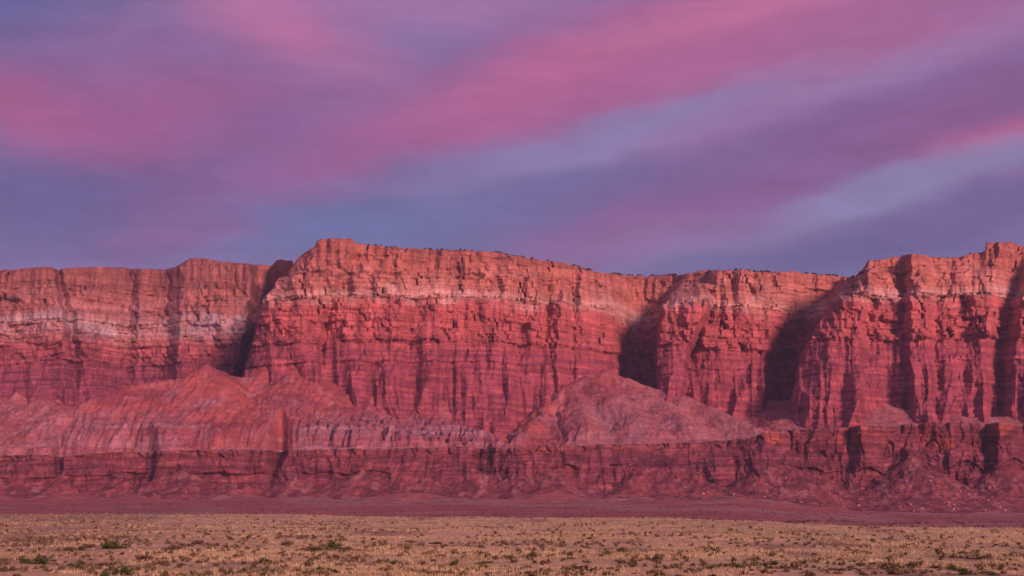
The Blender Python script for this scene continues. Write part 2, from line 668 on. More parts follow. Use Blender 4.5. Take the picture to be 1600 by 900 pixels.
    b1 = block(wl / 36. + .5 * perlin(x / 50., .9, 18), bed * 3 + np.floor(zj / 55.), 55)
    b2 = block(wl / 15. + .5 * perlin(x / 25., .9, 19), bed * 3 + np.floor(zj / 27. + .5 * perlin(x / 20., .4, 20)), 56)
    b3 = block(wx / 7., np.floor(zj / 10. + perlin(x / 14., 1.4, 20)), 57, .2)
    rough_ = fbm(x / 7., Zw / 5., 3, 60)
    vary = 0.35 + 1.0 * sst(-0.25, 0.4, perlin(x / 120., Zw / 80., 61))
    d_up = 16 * c1 + 9.5 * c2 * vary + 4.6 * c3 * vary + 1.6 * c4 + 4 * b1 + 2.6 * b2 * vary + 1.0 * b3 + 0.9 * rough_
    d_lw = 13 * c1 + 13 * c2 * vary + 7.5 * c3 * vary + 2.2 * c4 + 5 * b1 + 4.0 * b2 * vary + 1.5 * b3 + 0.9 * rough_
    d_sl = 15 * c1 + 6 * c2 + 2.6 * c3 + 1.0 * c4 + 3 * b1 + 2.2 * b2 + 1.8 * b3 + 1.2 * rough_
    d = 18 - 4.5 * notch + d_up * t_up + d_lw * t_lw + d_sl * t_sl
    # flutes that taper upwards and leave pointed tops (lower wall and upper wall)
    for (za, zb, sc, amp, sd) in ((350, 440, 34., 20., 71), (300, 350, 26., 13., 74), (450, 540, 46., 17., 72), (345, 420, 17., 12., 73)):
        fr_ = (zj - za) / (zb - za)
        n_ = np.abs(lnoise(wl / sc, Zw / 260., sd)) * .8
        prof_ = np.clip(n_ * 2.1 + 0.5 * perlin(x / 80., 3.3, sd + 5) - fr_ * 1.05, 0, 0.8)
        d = d + amp * prof_ * (fr_ > -0.05) * (fr_ < 1.3)
    # narrow joints cut deep into the wall
    for (sc, wdt, dep, sd) in ((60., 0.03, 12., 81), (27., 0.04, 7., 82), (110., 0.018, 24., 83)):
        n_ = perlin(wl / sc + 9.1, Zw / (sc * 6.0), sd)
        on = sst(0.0, 0.3, perlin(x / 60., Zw / 45., sd + 7))
        d = d - dep * np.exp(-(n_ / wdt) ** 2) * on * (1 - 0.6 * t_sl)
    # spalled alcoves
    a_ = perlin(wx / 38., Zw / 34., 91)
    d = d - 5 * sst(0.28, 0.36, a_) * (1 - t_sl)
    Y = Yf + off - d + 14
    # round the rim off slightly
    Y = Y + 10 * np.clip((s - 0.975) / 0.025, 0, 1) ** 2
    # the rim keeps its own level whatever the joints do to the face
    kk = (z_of(rim_py, Y[-1]) - Zb) / (Z[-1] - Zb)
    kk = np.median(np.stack([np.roll(kk, k_) for k_ in range(-12, 13)]), 0)
    Z = Z + (np.clip(kk, .95, 1.05)[None, :] - 1) * (Z - Zb) * s ** 2
    Z = np.minimum(Z, z_of(rim_py[None, :] + 1.5 * (1 - s), Y))
    Z = np.maximum.accumulate(Z, 0)
    # ---- plateau behind the rim
    back = np.geomspace(4, 1400, NP)[:, None]
    Yp = Y[-1][None, :] + back
    Zp = Z[-1][None, :] + 1.5 * perlin(x[:NP] / 24., back / 30., 95) - back * 0.03
    # keep depressions of the rim open to the sky: plateau slopes away behind it
    Yall = np.concatenate([Y, Yp], 0)
    Zall = np.concatenate([Z, Zp], 0)
    Xall = x_of(u[None, :], Yall, Zall)
    # ---- bed colours (albedo, with some shade mixed into the lowest red)
    orange = np.array([0.44, 0.180, 0.125])
    pinkor = np.array([0.48, 0.225, 0.175])
    pale = np.array([0.60, 0.455, 0.40])
    red = np.array([0.43, 0.128, 0.115])
    deep = np.array([0.27, 0.070, 0.098])  # dark lower beds, deepened further by shade put into the colour
    cap = np.array([0.30, 0.115, 0.080])
    zc = zj + 7 * fbm(x / 90., Zw / 40., 3, 101)
    c = np.broadcast_to(orange, Z.shape + (3,)).copy()
    c = blend(c, pinkor, sst(-0.25, 0.3, fbm(x / 150., Zw / 45., 3, 102)) * sst(520, 500, zc))
    c = blend(c, cap, sst(524, 534, zc) * (0.55 + 0.3 * np.clip(perlin(x / 40., Zw / 20., 104), -1, 1)))
    # pale bleached patches (left wall, cove, right cove) and the pale ledge
    palew = np.interp(u, [-200, 20, 110, 180, 300, 380, 400, 470, 560, 800, 900, 990, 1060, 1150, 1250, 1300, 1345, 1380, 1600],
                      [.3, .6, .8, .9, .95, 1., .6, .4, .55, .5, .5, .7, .55, .4, .8, 1., .6, .45, .5])[None, :]
    pb = sst(398, 425, zc) * sst(478, 455, zc) * (0.35 + 0.65 * sst(-0.2, 0.25, fbm(x / 70., Zw / 26., 4, 105)))
    c = blend(c, pale * .94, np.clip(palew * pb * (.35 + .9 * sst(-.3, .3, fbm(x / 120., Zw / 60., 3, 111))), 0, 1))
    c = blend(c, np.array([0.62, 0.42, 0.335]), 0.85 * led * sst(460, 447, zj) * (0.5 + 0.5 * sst(-.2, .3, fbm(x / 40., Zw / 8., 3, 106))))
    lowred = sst(446, 414, zc + 16 * fbm(x / 55., Zw / 30., 3, 110))
    c = blend(c, red, lowred * np.where(u[None, :] < 400, sst(405, 385, zc), 1.0))
    c = blend(c, deep, np.clip(sst(380, 310, zc) * (0.7 + 0.5 * perlin(x / 60., Zw / 9., 107)), 0, 1))  # lower ledges turn darker and more purple: rock tone plus painted shade
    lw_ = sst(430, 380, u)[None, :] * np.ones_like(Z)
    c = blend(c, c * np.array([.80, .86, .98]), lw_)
    band = perlin(np.zeros_like(zj) + x / 400., zj / 7., 108)
    c = c * (1 + 0.22 * np.clip(band, -.6, .8) * (0.35 + 0.65 * (1 - t_up)))[..., None]
    c = c * (1 + 0.18 * fbm(x / 26., Zw / 40., 3, 109))[..., None]
    top = np.broadcast_to(np.array([0.27, 0.14, 0.09]), (NP, len(u), 3))
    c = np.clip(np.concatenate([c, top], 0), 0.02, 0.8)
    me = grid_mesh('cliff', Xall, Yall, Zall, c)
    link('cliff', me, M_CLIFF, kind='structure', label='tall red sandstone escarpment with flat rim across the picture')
    return u, Xall[NF], Yall[NF], Zall[NF]


rim_u, rim_X, rim_Y, rim_Z = cliff_face()

# ================================================================== LOWER CLIFF (bench)
LTOP = [(-500, 715), (0, 712), (100, 712), (150, 708), (250, 705), (330, 704), (480, 703), (600, 701), (700, 698), (800, 699), (900, 696),
        (1000, 692), (1100, 689), (1170, 684), (1195, 674), (1300, 669), (1380, 667), (1405, 663), (1450, 661), (1600, 664), (1700, 664), (2400, 668)]
LDEP = [(-500, 2420), (0, 2440), (84, 2425), (92, 2490), (100, 2450), (240, 2440), (246, 2410), (420, 2420), (440, 2500), (452, 2440),
        (600, 2430), (670, 2450), (740, 2430), (750, 2510), (775, 2470), (900, 2450), (1000, 2470), (1060, 2470), (1140, 2480), (1190, 2440), (1330, 2425), (1345, 2395),
        (1365, 2395), (1385, 2415), (1440, 2410), (1485, 2395), (1520, 2430), (1545, 2430), (1560, 2395), (1580, 2395), (1596, 2425), (1700, 2380), (2400, 2400)]


def lower_cliff():
    u = cols_px(-30, 1630, 1.25, 700, 50)
    NF, NP = 150, 6
    xc = (u - 800) / F * 2450.0
    tpy = np.interp(u, *zip(*LTOP)) + 0.8 * np.floor(perlin(xc / 8., .7, 203) * 3) / 3 + 1.0 * perlin(xc / 22., .2, 204)
    Zt = z_of(tpy, 2440.)
    Zb = np.full_like(Zt, -26.0)
    s = np.linspace(0, 1, NF)[:, None]
    Z = Zb + (Zt - Zb)[None, :] * s
    x = np.broadcast_to(xc[None, :], Z.shape)
    h = Zt[None, :] - Z                                   # metres below the rim
    hn = h / Zt[None, :]
    lean = np.interp(u, [0, 420, 440, 750, 760], [0, 0, -30, -30, -36])[None, :]
    # gullies wander to the left going down
    uu = u[None, :] + hn * np.interp(u, [60, 92, 130, 380, 440, 480, 700, 750, 800, 1200], [0, 0, 0, 20, 42, 30, 10, 24, 10, 0])[None, :]
    Yf = np.interp(uu, *zip(*LDEP)) + 24 * perlin(x / 150., .4, 216) + 11 * lnoise(x / 55., hn * .7, 217)
    zj = h + 1.6 * perlin(x / 25., Z / 10., 211) + 2.0 * perlin(x / 90., 1.2, 212)
    wall = np.interp(u, [0, 240, 260, 700, 1100, 1190, 1250, 1350, 1420, 1500, 1600], [11, 9, 13, 11, 8, 14, 42, 48, 40, 44, 40])[None, :]
    wall = wall * (1 + 0.35 * perlin(x / 45., 0.9, 213))
    # upper vertical wall, then a ledgy debris slope with a second little wall
    hh = zj - wall
    Yf = 2435 + (Yf - 2435) * (1 - .7 * sst(0, 45, hh))
    q = 7.0
    k = np.floor(hh / q)
    hs = (k + np.clip((hh / q - k) / 0.55, 0, 1)) * q
    q2 = 3.2
    k2 = np.floor(hh / q2)
    hs2 = (k2 + np.clip((hh / q2 - k2) / 0.5, 0, 1)) * q2
    cone = 0.0 * sst(-.05, .22, perlin(x / 52. + .25 * perlin(x / 20., Z / 20., 261), .4, 260) + .6 * perlin(x / 23., 1.4, 262) + hh / 62. - .42)
    hs = (0.60 * hs + 0.32 * hs2 + 0.08 * hh) * (1 - cone) + hh * cone
    off = np.where(hh < 0, -0.12 * zj, -0.12 * wall - np.interp(u, [0, 1100, 1300], [.95, .95, .9])[None, :] * np.maximum(hs, 0))
    second = sst(0, 3, zj - wall - np.interp(u, [0, 700, 1100, 1300, 1600], [26, 28, 24, 26, 30])[None, :] - 5 * perlin(x / 50., 2.9, 215))
    off = off + 11 * second * sst(-.15, .15, perlin(x / 70., .8, 218))
    wx = x + 5 * perlin(x / 30., Z / 30., 220) + 2 * perlin(x / 9., Z / 9., 221)
    tw = sst(2, -2, hh)
    wl = wx + 0.5 * h * perlin(x / 120., .6, 222)
    c1 = lnoise(wx / 44., Z / 120., 231)
    c2 = lnoise(wx / 18., Z / 40., 232)
    c3 = lnoise(wx / 8., Z / 14., 233)
    b2 = block(wx / 12., np.floor(zj / 16.), 236)
    rg = fbm(x / 5., Z / 4., 3, 235)
    cone_d = cone * (6 + 7 * np.clip(hh / 50., 0, 1))
    rill = ridged(wl / 26., Z / 70., 3, 237) - .8
    spur = 1 - 2 * np.abs(perlin(wl / 62., h / 260., 238))
    d = tw * (9 * c1 + 5 * c2 + 3 * c3 + 4 * b2 + 1.2 * rg) + (1 - tw) * (9 * c1 + 4 * c2 + 2.5 * c3 * (1 - .7 * cone) + (6 - 3.5 * cone) * rill + 12 * (spur - .4) * sst(0, 35, hh) + cone_d + 1.6 * rg)
    n_ = perlin(wx / 34. + 4, Z / 90., 240)
    d = 12 + d - 9 * tw * np.exp(-(n_ / 0.04) ** 2)
    Y = Yf + off - d + 10
    back = np.array([6., 20., 50., 110., 220., 420.])[:, None]
    Yp = Y[-1][None, :] + back
    Zp = Z[-1][None, :] + 0.8 * perlin(x[:NP] / 15., back / 20., 241) - 0.02 * back
    Ya, Za = np.concatenate([Y, Yp]), np.concatenate([Z, Zp])
    Xa = x_of(u[None, :], Ya, Za)
    red = np.array([0.42, 0.150, 0.125])
    dk = np.array([0.29, 0.100, 0.105])
    gy = np.array([0.40, 0.24, 0.205])
    br = np.array([0.47, 0.155, 0.095])
    c = np.broadcast_to(red, Z.shape + (3,)).copy()
    c = blend(c, dk, np.clip(sst(-.45, .25, fbm(x / 130., Z / 30., 4, 250)) * 0.9 * (1 - .35 * tw), 0, 1))
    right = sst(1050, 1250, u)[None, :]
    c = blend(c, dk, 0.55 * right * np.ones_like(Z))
    c = blend(c, br, sst(0.05, .4, fbm(x / 70., Z / 60., 3, 251)) * tw)
    c = blend(c, gy, 0.55 * sst(7, 2, zj + 3 * perlin(x / 14., Z / 5., 252)))
    c = blend(c, gy, 0.35 * (1 - tw) * sst(.1, .5, fbm(x / 14., Z / 12., 3, 253)))
    c = c * (1 + (0.45 - .35 * cone * (1 - tw)) * np.clip(perlin(x / 110., (zj + 3 * perlin(x / 40., .3, 258)) / 4.0, 254), -.6, .7))[..., None]
    c = blend(c, np.array([0.40, 0.18, 0.165]), .7 * cone * sst(0, 8, hh))
    c = c * (1 + .35 * fbm(x / 22., Z / 14., 4, 257))[..., None]
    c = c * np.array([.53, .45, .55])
    top = np.broadcast_to(np.array([0.34, 0.17, 0.15]), (NP, len(u), 3))
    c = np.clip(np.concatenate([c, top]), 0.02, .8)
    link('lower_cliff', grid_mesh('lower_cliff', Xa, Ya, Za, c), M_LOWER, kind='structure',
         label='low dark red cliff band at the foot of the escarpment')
    return u, Zt, Xa[:NF], Ya[:NF], Za[:NF], hh, Y[-1], wall[0]


low_u, low_Zt, low_X, low_Y, low_Z, low_hh, low_rimY, low_wall = lower_cliff()

def debris_slope():
    """cones of fallen rock banked against the lower cliff, flattening out on to the flats"""
    u = cols_px(-30, 1630, 1.7, 600, 30)
    rr_ = np.linspace(0, 1, 120)
    Y = 1960 + (2440 - 1960) * rr_[:, None] ** .85 + 0 * u[None, :]
    xg = (u[None, :] - 800) / F * Y
    wx_ = xg + 9 * fbm(xg / 40., Y / 40., 3, 701)
    wy_ = Y + 9 * fbm(xg / 40., Y / 40., 3, 702)
    g0, _ = ground_z(xg, Y)
    Z = np.full(Y.shape, -60.0)
    r = np.random.default_rng(70)
    px = -420.0
    while px < 2050:
        j = int(np.argmin(np.abs(low_u - px)))
        top = float(low_Zt[j] - low_wall[j])
        gz = float(np.interp(px, [0, 1120, 1400], [14, 12, 0]))
        for part in range(2):
            za = gz + (top - gz) * (r.uniform(.28, .8) if part == 0 else r.uniform(.15, .5))
            i = int(np.argmin(np.abs(low_Z[:, j] - za)))
            ya = float(low_Y[i, j]) + 6
            xa = float(low_X[i, j]) + r.uniform(-22, 22)
            dd = np.sqrt(((wx_ - xa) * r.uniform(.9, 1.25)) ** 2 + np.minimum(wy_ - ya, 0) ** 2 + 16) - 4
            zz = za - .72 * dd / (1 + dd / 260.)
            Z = 1.6 * np.logaddexp(Z / 1.6, zz / 1.6)
        px += r.uniform(22, 52)
    rel = np.clip((Z - g0) / 30., 0, 1)
    Z = Z + rel * (2.2 * (ridged(wx_ / 19., wy_ / 60., 3, 703) - .9) + 1.1 * fbm(xg / 6., Y / 8., 3, 704))
    zz = Z + 2 * perlin(xg / 30., Y / 30., 706)
    st = zz / 8.0 - np.floor(zz / 8.0)
    Z = Z + 3.4 * (sst(.3, .6, st) - st) * rel * sst(.05, .3, perlin(xg / 50., Y / 60., 707))
    Z = np.maximum(Z, g0 - 2.5)
    fe = sst(0, .3, rr_)[:, None]
    Z = (g0 - 2.5) * (1 - fe) + Z * fe
    X = x_of(u[None, :], Y, Z)
    mar = np.array([0.19, 0.060, 0.066])
    red = np.array([0.27, 0.085, 0.080])
    tan = np.array([0.32, 0.155, 0.14])
    c = blend(np.broadcast_to(mar, Z.shape + (3,)).copy(), red, sst(-.3, .3, fbm(xg / 60., Y / 80., 4, 710)))
    c = blend(c, tan, .75 * sst(.1, .5, fbm(xg / 20., Y / 40., 4, 711)))
    c = blend(c, np.array([0.13, 0.045, 0.055]), .8 * sst(.12, .45, fbm(xg / 28., zz / 10., 3, 712)))
    c = .88 * c * (1 + .3 * fbm(xg / 9., Y / 12., 3, 713))[..., None]
    link('debris_slope', grid_mesh('debris_slope', X, Y, Z, np.clip(c, .02, .8)), M_TALUS, kind='structure',
         label='maroon debris cones banked against the low cliff')
    return u, X, Y, Z, rel


# ================================================================== TALUS, FANS AND BADLAND HILLS
# crest lines given as (column, row, depth); slopes fall away from them
HILLS = [
    # (crest points, slope)
    ([(322, 571, 2760), (300, 586, 2740), (250, 596, 2720), (200, 603, 2700), (150, 622, 2670), (90, 648, 2620), (30, 680, 2560)], 0.60),
    ([(322, 571, 2760), (380, 592, 2820), (440, 590, 2860)], 0.55),
    ([(322, 571, 2760), (335, 620, 2650), (352, 670, 2540)], 0.62),
    ([(440, 585, 2860), (470, 610, 2760), (475, 655, 2640), (480, 690, 2540)], 0.60),
    ([(430, 565, 2880), (520, 600, 2850), (600, 628, 2800), (680, 655, 2700), (760, 676, 2600)], 0.50),
    ([(560, 605, 2850), (660, 632, 2850), (720, 650, 2800)], 0.62),
    ([(620, 636, 2790), (640, 665, 2660), (655, 694, 2540)], 0.7),
    ([(540, 610, 2830), (560, 655, 2660), (570, 694, 2540)], 0.7),
    ([(250, 596, 2720), (255, 640, 2620), (262, 690, 2530)], 0.66),
    ([(165, 620, 2670), (160, 655, 2590), (150, 694, 2520)], 0.66),
    ([(400, 600, 2820), (410, 640, 2680), (420, 685, 2540)], 0.64),
    ([(915, 588, 2950), (888, 604, 2900), (864, 628, 2820), (834, 660, 2700), (804, 690, 2560)], 0.55),
    ([(915, 588, 2950), (950, 582, 2960), (985, 594, 2930), (1030, 610, 2880), (1070, 620, 2840), (1110, 636, 2780), (1180, 668, 2640)], 0.52),
    ([(925, 592, 2930), (960, 618, 2800), (1000, 655, 2640)], 0.46),
    ([(895, 598, 2910), (908, 632, 2780), (915, 662, 2620)], 0.46),
    ([(975, 590, 2920), (1040, 630, 2780), (1080, 664, 2640)], 0.44),
    ([(1225, 655, 2800), (1280, 634, 2840), (1335, 624, 2860), (1370, 629, 2840), (1430, 648, 2780), (1500, 652, 2740), (1620, 650, 2760)], 0.33),
    ([(1420, 640, 2880), (1530, 640, 2880), (1620, 636, 2880)], 0.5),
    ([(-60, 612, 2960), (0, 622, 2900), (40, 640, 2800)], 0.50),
    ([(30, 642, 2780), (72, 624, 2800), (115, 638, 2780)], 0.33),
    ([(205, 600, 2880), (165, 618, 2820)], 0.55),
    ([(-300, 600, 2750), (-150, 640, 2600)], 0.5),
    ([(1750, 620, 2850), (1900, 630, 2800)], 0.45),
]


def talus():
    u = cols_px(-30, 1630, 1.6, 700, 40)
    Yr = np.concatenate([np.linspace(0, 1, 190), np.linspace(1.008, 2, 70)])
    k_ = np.ones(9) / 9.
    y0 = np.convolve(np.pad(np.interp(u, low_u, low_rimY), 4, mode='edge'), k_, 'valid') + 22
    Y = np.where(Yr[:, None] <= 1, y0[None, :] + (2960 - y0)[None, :] * Yr[:, None], 2960 + 520 * (Yr[:, None] - 1))
    xg = (u[None, :] - 800) / F * Y                      # plan x
    bench = np.interp(u, low_u, low_Zt)[None, :] - 3.0
    base = bench + 0.02 * (Y - 2440) + 0.24 * np.maximum(0, Y - 2720) ** 1.0
    base = np.minimum(base, 235 + 0 * base)
    Z = base.copy()
    near = np.full(Z.shape, 1e9)
    wx_ = xg + 7 * fbm(xg / 60., Y / 60., 3, 301)
    wy_ = Y + 7 * fbm(xg / 60., Y / 60., 3, 302)
    for pts, sl in HILLS:
        P = [((p[0] - 800) / F * p[2], p[2], float(z_of(p[1], p[2]))) for p in pts]
        for a, b in zip(P[:-1], P[1:]):
            dx, dy = b[0] - a[0], b[1] - a[1]
            L2 = dx * dx + dy * dy
            t = np.clip(((wx_ - a[0]) * dx + (wy_ - a[1]) * dy) / L2, 0, 1)
            dd = np.sqrt((wx_ - a[0] - t * dx) ** 2 + (wy_ - a[1] - t * dy) ** 2 + 13. ** 2) - 13.
            zc = a[2] + (b[2] - a[2]) * t
            zz = zc - sl * 1.45 * dd / (1 + dd / 620.) 
            Z = 3. * np.logaddexp(Z / 3., zz / 3.)
            near = np.minimum(near, dd)
    front = bench + 0.02 * (Y - 2440) + 0.85 * np.maximum(0, Y - y0[None, :] - 26 - 16 * perlin(xg / 50., .2, 303))
    Z = np.minimum(Z, front)
    r = np.random.default_rng(90)
    kn230 = np.maximum.accumulate(fpx[:, 3] + np.arange(len(fd)) * 1e-3)
    px = -200.0
    while px < 1800:
        yw = float(np.interp(px, kn230, fd[:, 3])) - 105
        py_ = float(np.interp(px, [0, 100, 200, 380, 450, 600, 750, 820, 900, 1040, 1150, 1210, 1250, 1400, 1500, 1600],
                              [606, 618, 612, 592, 576, 604, 626, 616, 588, 614, 644, 668, 640, 622, 630, 622])) + r.uniform(-4, 20)
        za = float(z_of(py_, yw))
        xa = (px - 800) / F * yw
        dd = np.sqrt(((wx_ - xa) * r.uniform(.9, 1.3)) ** 2 + np.minimum(wy_ - yw, 0) ** 2 + 20) - 4.4
        zz = za - .74 * dd / (1 + dd / 420.)
        Z = 3. * np.logaddexp(Z / 3., zz / 3.)
        near = np.minimum(near, dd)
        px += r.uniform(26, 64)
    Z = np.minimum(Z, front)
    rel = np.clip((Z - bench) / 90., 0, 1)
    # erosion: rills running down slope plus gullies; stronger on the badlands
    bad = sst(440, 490, u) * sst(830, 740, u)
    bad = np.maximum(bad, 0.55 * sst(20, 70, u) * sst(330, 250, u))
    bad = np.maximum(bad, 0.25 * sst(840, 900, u) * sst(1120, 1020, u))
    bad = bad[None, :] * sst(190, 150, Z)
    er = np.maximum(sst(0, 30, near), 0.25)
    gul = ridged(wx_ / 40., wy_ / 190., 4, 310)
    fanm = np.maximum(sst(850, 930, u) * sst(1230, 1180, u), sst(1200, 1230, u))[None, :]
    up = sst(0, .2, rel) * (1 - .6 * fanm)
    Z = Z + (3.4 + 5.5 * bad) * (gul - 0.9) * er * up
    Z = Z + (2.6 + 3.6 * bad) * (ridged(wx_ / 14., wy_ / 90., 3, 312) - .9) * up
    Z = Z + 0.5 * fbm(xg / 8., Y / 14., 3, 311)
    # resistant beds: small risers
    zz = Z + 2 * perlin(xg / 40., Y / 40., 313)
    h = 12.0
    k = np.floor(zz / h)
    f = zz / h - k
    Z = Z + 0.45 * h * (sst(0.25, 0.6, f) - f) * (0.12 + 0.88 * bad) * er * (1 - .9 * fanm)
    # drop the front edge behind the bench rim
    Z = Z - 8 * sst(.05, 0, Yr)[:, None]
    X = x_of(u[None, :], Y, Z)
    # colours
    red = np.array([0.45, 0.150, 0.115])
    tan = np.array([0.44, 0.235, 0.19])
    gv = np.array([0.33, 0.185, 0.19])
    wh = np.array([0.50, 0.33, 0.30])
    mar = np.array([0.31, 0.10, 0.095])
    Zw = zz + 3 * fbm(xg / 70., Y / 70., 3, 320)
    c = np.broadcast_to(red, Z.shape + (3,)).copy()
    fan = np.maximum(sst(840, 930, u) * sst(1230, 1160, u), sst(1190, 1240, u))
    fan = np.maximum(fan, 0.85 * sst(150, 60, u))[None, :] * np.ones_like(Z)
    fan = fan * (1 - .7 * sst(195, 245, Z) * sst(1010, 960, u)[None, :])
    c = blend(c, tan, np.clip(fan * (0.75 + .5 * fbm(xg / 80., Y / 60., 3, 321)), 0, 1))
    c = blend(c, mar, 0.85 * sst(-.05, .3, fbm(xg / 110., Y / 80., 4, 322)) * (1 - .6 * fan))
    b2 = np.clip(bad, 0, 1)
    bandn = perlin(xg / 500., Zw / 7.5, 323)
    c = blend(c, gv, b2 * sst(188, 165, Zw) * (0.55 + .45 * sst(-.2, .2, perlin(xg / 90., Zw / 20., 325))))
    c = blend(c, wh, b2 * sst(0.14, 0.34, bandn) * sst(200, 180, Zw) * .95)
    c = blend(c, wh, .45 * sst(0.3, .5, perlin(xg / 160., Zw / 11., 328)) * sst(-.1, .3, fbm(xg / 60., Y / 60., 3, 329)))
    c = blend(c, mar, b2 * sst(-0.2, -0.42, bandn) * .7)
    c = blend(c, wh, 0.35 * sst(.3, .55, fbm(xg / 30., Y / 60., 4, 327)))
    c = blend(c, gv, 0.3 * sst(.1, .4, fbm(xg / 70., Y / 90., 4, 330)) * sst(230, 180, Z))
    c = blend(c, np.array([0.40, 0.23, 0.195]), 0.6 * sst(.12, .02, rel))
    c = c * (1 + 0.2 * fbm(xg / 18., Y / 18., 3, 326))[..., None]
    link('talus_slope', grid_mesh('talus_slope', X, Y, Z, np.clip(c * np.array([.80, .70, .78]), .02, .8)), M_TALUS, kind='structure',
         label='eroded red and violet debris slopes and hills below the main cliff')

    return u, X, Y, Z, rel


tal_u, tal_X, tal_Y, tal_Z, tal_rel = talus()

# ================================================================== DESERT FLOOR
EDGE = [(-900, 800), (0, 802), (150, 802), (300, 800), (420, 802), (560, 806), (700, 808), (800, 808), (1000, 808), (1100, 811), (1200, 815), (1300, 821), (1400, 823),
        (1500, 824), (1600, 826), (2500, 829)]


def ground_z(x, Y):
    """height of the desert floor, arrays"""
    Yc = np.maximum(Y, 30.0)
    u = 800 + F * x / Yc
    epy = np.interp(u, *zip(*EDGE))
    Ye = CAM_H * F / (epy - 790.0)
    Ye = np.clip(Ye, 300, 1000) + 12 * perlin(x / 60., 0.4, 401)
    roll = 0.35 * fbm(x / 55., Y / 55., 3, 402) + 0.10 * fbm(x / 7., Y / 7., 3, 403)
    zp = roll * sst(10, 60, np.abs(Y) + np.abs(x))
    drop = sst(0, 1, (Y - Ye) / 120.)
    za = np.interp(Y, [300, 1000, 1400, 1800, 2100, 2250, 2400, 2600], [-9, -9, -5, 0.5, 8, 15, 24, 30])
    za = za - 15 * sst(1120, 1400, u) * sst(1000, 1900, Y)
    za = za + 1.2 * fbm(x / 160., Y / 160., 3, 404) + 9 * sst(2050, 2330, Y) * np.maximum(-.3, fbm(x / 110., Y / 260., 3, 405))
    return zp * (1 - drop) + za * drop, drop


def ground():
    u = cols_px(-60, 1660, 4.0, 3500, 50)
    Yr = np.concatenate([np.geomspace(12, 90, 16)[:-1], np.geomspace(90, 1100, 260)[:-1], np.linspace(1100, 2700, 110)])
    Y = Yr[:, None] + 0 * u[None, :]
    X = (u[None, :] - 800) / F * Y
    Z, drop = ground_z(X, Y)
    straw = np.array([0.50, 0.41, 0.20])
    sand = np.array([0.60, 0.445, 0.23])
    brn = np.array([0.29, 0.19, 0.11])
    rdd = np.array([0.31, 0.118, 0.10])
    gry = np.array([0.32, 0.175, 0.14])
    n1 = fbm(X / 40., Y / 70., 4, 410)
    c = blend(np.broadcast_to(sand, Z.shape + (3,)).copy(), straw, sst(-.3, .3, n1))
    c = blend(c, brn, .75 * sst(0.0, .45, fbm(X / 16., Y / 34., 4, 411)))
    c = blend(c, brn, 0.75 * sst(330, 120, u)[None, :] * sst(120, 260, Y) * np.ones_like(Z))
    c = blend(c, sand, 0.5 * sst(-.1, .4, fbm(X / 90., Y / 200., 3, 413)))
    a = blend(np.broadcast_to(rdd, Z.shape + (3,)).copy(), gry, sst(-.1, .4, fbm(X / 220., Y / 330., 4, 412)))
    a = a * (1 + .3 * fbm(X / 120., Y / 25., 4, 415))[..., None]
    c = blend(c, a, sst(0.05, .5, drop))
    c = c * (1 + .15 * fbm(X / 3., Y / 5., 2, 414))[..., None]
    link('desert_plain', grid_mesh('desert_plain', X, Y, Z, np.clip(c, .02, .8)), M_GROUND, kind='structure',
         label='flat sandy desert plain reaching to the foot of the cliffs')
    # the land behind the camera
    g = np.linspace(-6000, 6000, 41)
    gx, gy = np.meshgrid(g, np.linspace(-6000, 11.9, 31))
    cc = np.broadcast_to(straw * .9, gx.shape + (3,))
    link('desert_ground', grid_mesh('desert_ground', gx, gy, gx * 0 - 0.15, cc), M_GROUND, kind='structure',
         label='open desert continuing behind the viewpoint')


ground()
deb_u, deb_X, deb_Y, deb_Z, deb_rel = debris_slope()


# ================================================================== LOOSE ROCK
def icosphere(sub=1):
    import bmesh
    bm = bmesh.new()
    bmesh.ops.create_icosphere(bm, subdivisions=sub, radius=1)
    V_ = np.array([v.co[:] for v in bm.verts])
    T_ = np.array([[v.index for v in f.verts] for f in bm.faces])
    bm.free()
    return V_, T_


def boulder_shape(seed, sub=2):
    V_, T_ = icosphere(sub)
    r = np.random.default_rng(seed)
    V_ = V_.copy()
    for k in range(9):                                   # chop flat fracture faces
        n = r.normal(size=3)
        n /= np.linalg.norm(n)
        dcut = r.uniform(.55, .85)
        over = np.maximum(V_ @ n - dcut, 0)
        V_ -= over[:, None] * n[None, :]
    V_ *= np.array([1.0, r.uniform(.75, 1.0), r.uniform(.6, .85)])
    return V_, T_


M_BOULDER = plain_material('pale_boulder_rock', [(0.32, 0.16, 0.14), (0.42, 0.26, 0.22)], 0.25)
M_RUBBLE = plain_material('red_rubble_rock', [(0.24, 0.08, 0.085), (0.36, 0.18, 0.16)], 0.12)
BOULDERS = [tri_mesh('boulder', *boulder_shape(40 + i)) for i in range(5)]
for b_ in BOULDERS:
    b_.materials.append(M_BOULDER)
deb_py = 450 - F * ((deb_Z - CAM_H) * CP - deb_Y * SP) / (deb_Y * CP + (deb_Z - CAM_H) * SP)


def on_low(px, py):
    j = int(np.argmin(np.abs(deb_u - px)))
    i = int(np.argmin(np.abs(deb_py[:, j] - py)))
    return float(deb_X[i, j]), float(deb_Y[i, j]), float(deb_Z[i, j])


def put_boulder(x, y, z, size, label, group, k):
    o = bpy.data.objects.new('boulder', BOULDERS[k % 5])
    COL.objects.link(o)
    o.location = (x, y, z + size * .15)
    o.rotation_euler = (0, 0, k * 1.7)
    o.scale = (size, size, size)
    o['label'], o['category'] = label, 'boulder'
    if group:
        o['group'] = group
    return o


